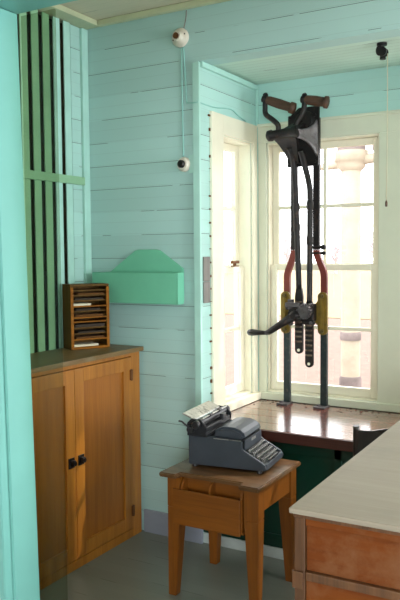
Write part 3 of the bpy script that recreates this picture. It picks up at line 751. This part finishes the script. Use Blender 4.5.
MB().box(D(-.6945), D(-.0415), E_(1.711), E_(1.7345), .812, .835, .003).build('rail', M['deskpost'], dk)
MB().box(D(-.6945), D(-.0415), E_(1.718), E_(1.7345), .44, .811, .002).build('front_panel', M['desk'], dk)
MB().box(D(-.6945), D(-.0415), E_(1.718), E_(1.7345), .06, .435, .002).build('front_panel', M['desk'], dk)
MB().box(D(-.728), D(-.698), E_(1.704), E_(1.7105), .79, .835, .002).build('bracket', M['deskpost'], dk)

# ------------------------------------------------------------------ chair
ch = thing('wooden_chair', 'dark wooden chair behind the desk facing the window shelf', 'chair', (-.82, 3.27, 0))
for sx in (-1, 1):
    MB().tube([(sx*.19, -.17, 0), (sx*.19, -.16, .45), (sx*.185, -.175, .70), (sx*.182, -.19, .89)], [.015, .018, .016, .015], 10).build('back_post', M['chair'], ch)
    MB().lathe((sx*.185, .17, 0), (sx*.18, .165, .435), [(0, .012), (.5, .017), (1, .016)], 12).build('leg', M['chair'], ch)
    MB().cyl((sx*.188, -.155, .2), (sx*.184, .165, .2), .009, n=10).build('stretcher', M['chair'], ch)
MB().prism([(-.205, -.185, .435), (.205, -.185, .435), (.21, .19, .435), (-.21, .19, .435)], (0, 0, .03), .01).build('seat', M['chair'], ch)
cpts = [(-.175, .874), (-.15, .872), (-.11, .876), (-.06, .889), (0, .897), (.06, .889), (.11, .876), (.15, .872), (.175, .874)]
MB().prism([(x, -.197, z) for x, z in cpts]+[(.175, -.197, .75), (-.175, -.197, .75)], (0, .018, 0), .003).build('crest_rail', M['chair'], ch)
for x in (-.1, -.033, .033, .1): MB().cyl((x, -.168, .465), (x, -.188, .755), .008, n=10).build('spindle', M['chair'], ch)

# ------------------------------------------------------------------ outside
struct(B(-60, 40, 4.6, 110, -.25, -.15, 0), 'ground', M['ground'], 'pale pinkish gravel ground outside the windows', 'ground')
struct(B(-60, 40, 19, 110, -.1495, -.13, 0), 'ground_field', M['field'], 'pale yellow dry field beyond the gravel', 'field')
px, py = -2.91, 8.7
op = thing('stand_pipe', 'pale round pipe column with flanges outside the window', 'column', (px, py, -.15))
MB().cyl((0, 0, 0), (0, 0, 2.80), .118, n=28).build('shaft', M['outpost'], op)
for z, h_, rr in ((0, .07, .17), (.10, .17, .137), (.72, .10, .130)):
    MB().lathe((0, 0, z), (0, 0, z+h_), [(0, rr), (.8, rr), (1, rr*.93)], 24).build('flange', M['outflange'], op)
MB().lathe((0, 0, 2.78), (0, 0, 3.02), [(0, .12), (.2, .17), (.45, .17), (.5, .20), (1, .20)], 28).build('capital', M['outpost'], op)
MB().cyl((0, 0, 3.02), (0, 0, 3.5), .17, n=24).build('upper_shaft', M['outflange'], op)
MB().lathe((-.42, 0, 2.85), (.55, 0, 2.95), [(0, .03), (.1, .05), (.3, .06), (.8, .06), (.82, .09), (1, .09)], 16).build('arm', M['outpost'], op)
MB().box(.28, .42, -.09, .09, 3.0, 3.38, .01).build('valve_box', M['outflange'], op)
hs = thing('house', 'small pale far house with a slate roof past the left panes', 'house', (-34, 55, -.15))
MB().box(-2.6, 2.6, -2, 2, 0, 2.9, 0).build('walls', M['house'], hs)
MB().prism([(-3, -2.3, 2.9), (-3, 2.3, 2.9), (-3, 0, 5.2)], (6, 0, 0), 0).build('roof', M['roof'], hs)
for x in (-1.4, 1.2): MB().box(x-.4, x+.4, -2.06, -2.0, 1.0, 2.1, 0).build('window', M['roof'], hs)
tl = ['leafless pale tree nearest the far house', 'pale tree far out behind the lever machine', 'pale tree past the pipe column on its right', 'pale tree in the distance left of the pipe column', 'low pale tree seen through the side window', 'pale tree at the far right of the panes']
for i, (tx, ty, th) in enumerate([(-30, 58, 4.2), (-22.5, 52, 3.6), (-15.0, 50, 4.0), (-20, 56, 3.2), (-40, 50, 4.5), (-13.2, 54, 3.0)]):
    t_ = thing('bare_tree', tl[i], 'tree', (tx, ty, -.15), group='distant trees outside')
    MB().tube([(0, 0, 0), (.1, 0, th*.3), (0, .1, th*.6), (.05, 0, th*.85)], [.16, .13, .09, .03], 8).build('trunk', M['bark'], t_)
    cr = MB()
    for k in range(46):
        a = random.uniform(0, 2*PI); z0_ = random.uniform(.25, .75)*th; L = random.uniform(.5, 1.1)*th*.33
        p0 = Vector((0, 0, z0_)); p1 = p0+Vector((math.cos(a)*L, math.sin(a)*L, L*random.uniform(.4, 1.0)))
        cr.cyl(p0, p1, .05, .012, 6)
        for q in range(3):
            p2 = p1+Vector((random.uniform(-.5, .5), random.uniform(-.5, .5), random.uniform(.1, .6)))
            cr.cyl(p0.lerp(p1, .6+.15*q), p2, .025, .008, 5)
    cr.build('branches', M['tree'], t_)

# ------------------------------------------------------------------ light
W = bpy.data.worlds.new('sky'); S.world = W; W.use_nodes = True
bg = W.node_tree.nodes['Background']; bg.inputs[0].default_value = (.97, .98, 1.0, 1); bg.inputs[1].default_value = 5.0
def sun(az, el, e, col=(1, .93, .82), ang=.6):
    L = bpy.data.lights.new('sun', 'SUN'); L.energy = e; L.color = col; L.angle = math.radians(ang)
    o = bpy.data.objects.new('sun', L); COL.objects.link(o)
    d_ = Vector((math.cos(el)*math.sin(az), math.cos(el)*math.cos(az), math.sin(el)))   # towards the sun; az from +Y to +X
    o.rotation_euler = d_.to_track_quat('Z', 'Y').to_euler()
sun(math.radians(38), math.radians(42), 3.0)
def area(name, loc, target, sx, sy, e, col=(1, .98, .95)):
    L = bpy.data.lights.new(name, 'AREA'); L.shape = 'RECTANGLE'; L.size = sx; L.size_y = sy; L.energy = e; L.color = col
    o = bpy.data.objects.new(name, L); COL.objects.link(o); o.location = loc
    o.rotation_euler = (Vector(loc)-Vector(target)).to_track_quat('Z', 'Y').to_euler()
# added fill lamps in place of daylight, just inside two unseen openings
area('fill_main_room', (XR-.02, 2.6, 1.65), (-2, 2.6, 1.5), 1.4, 1.7, 85, (.90, .96, 1.0))
area('fill_near_room', (1.2, YB+.02, 1.4), (-.3, 1.5, 1.3), 1.7, 1.5, 130, (.90, .96, 1.0))

S.view_settings.view_transform = 'Standard'; S.view_settings.look = 'None'
S.view_settings.gamma = 1; S.view_settings.use_curve_mapping = False
S.view_settings.exposure = 0.0
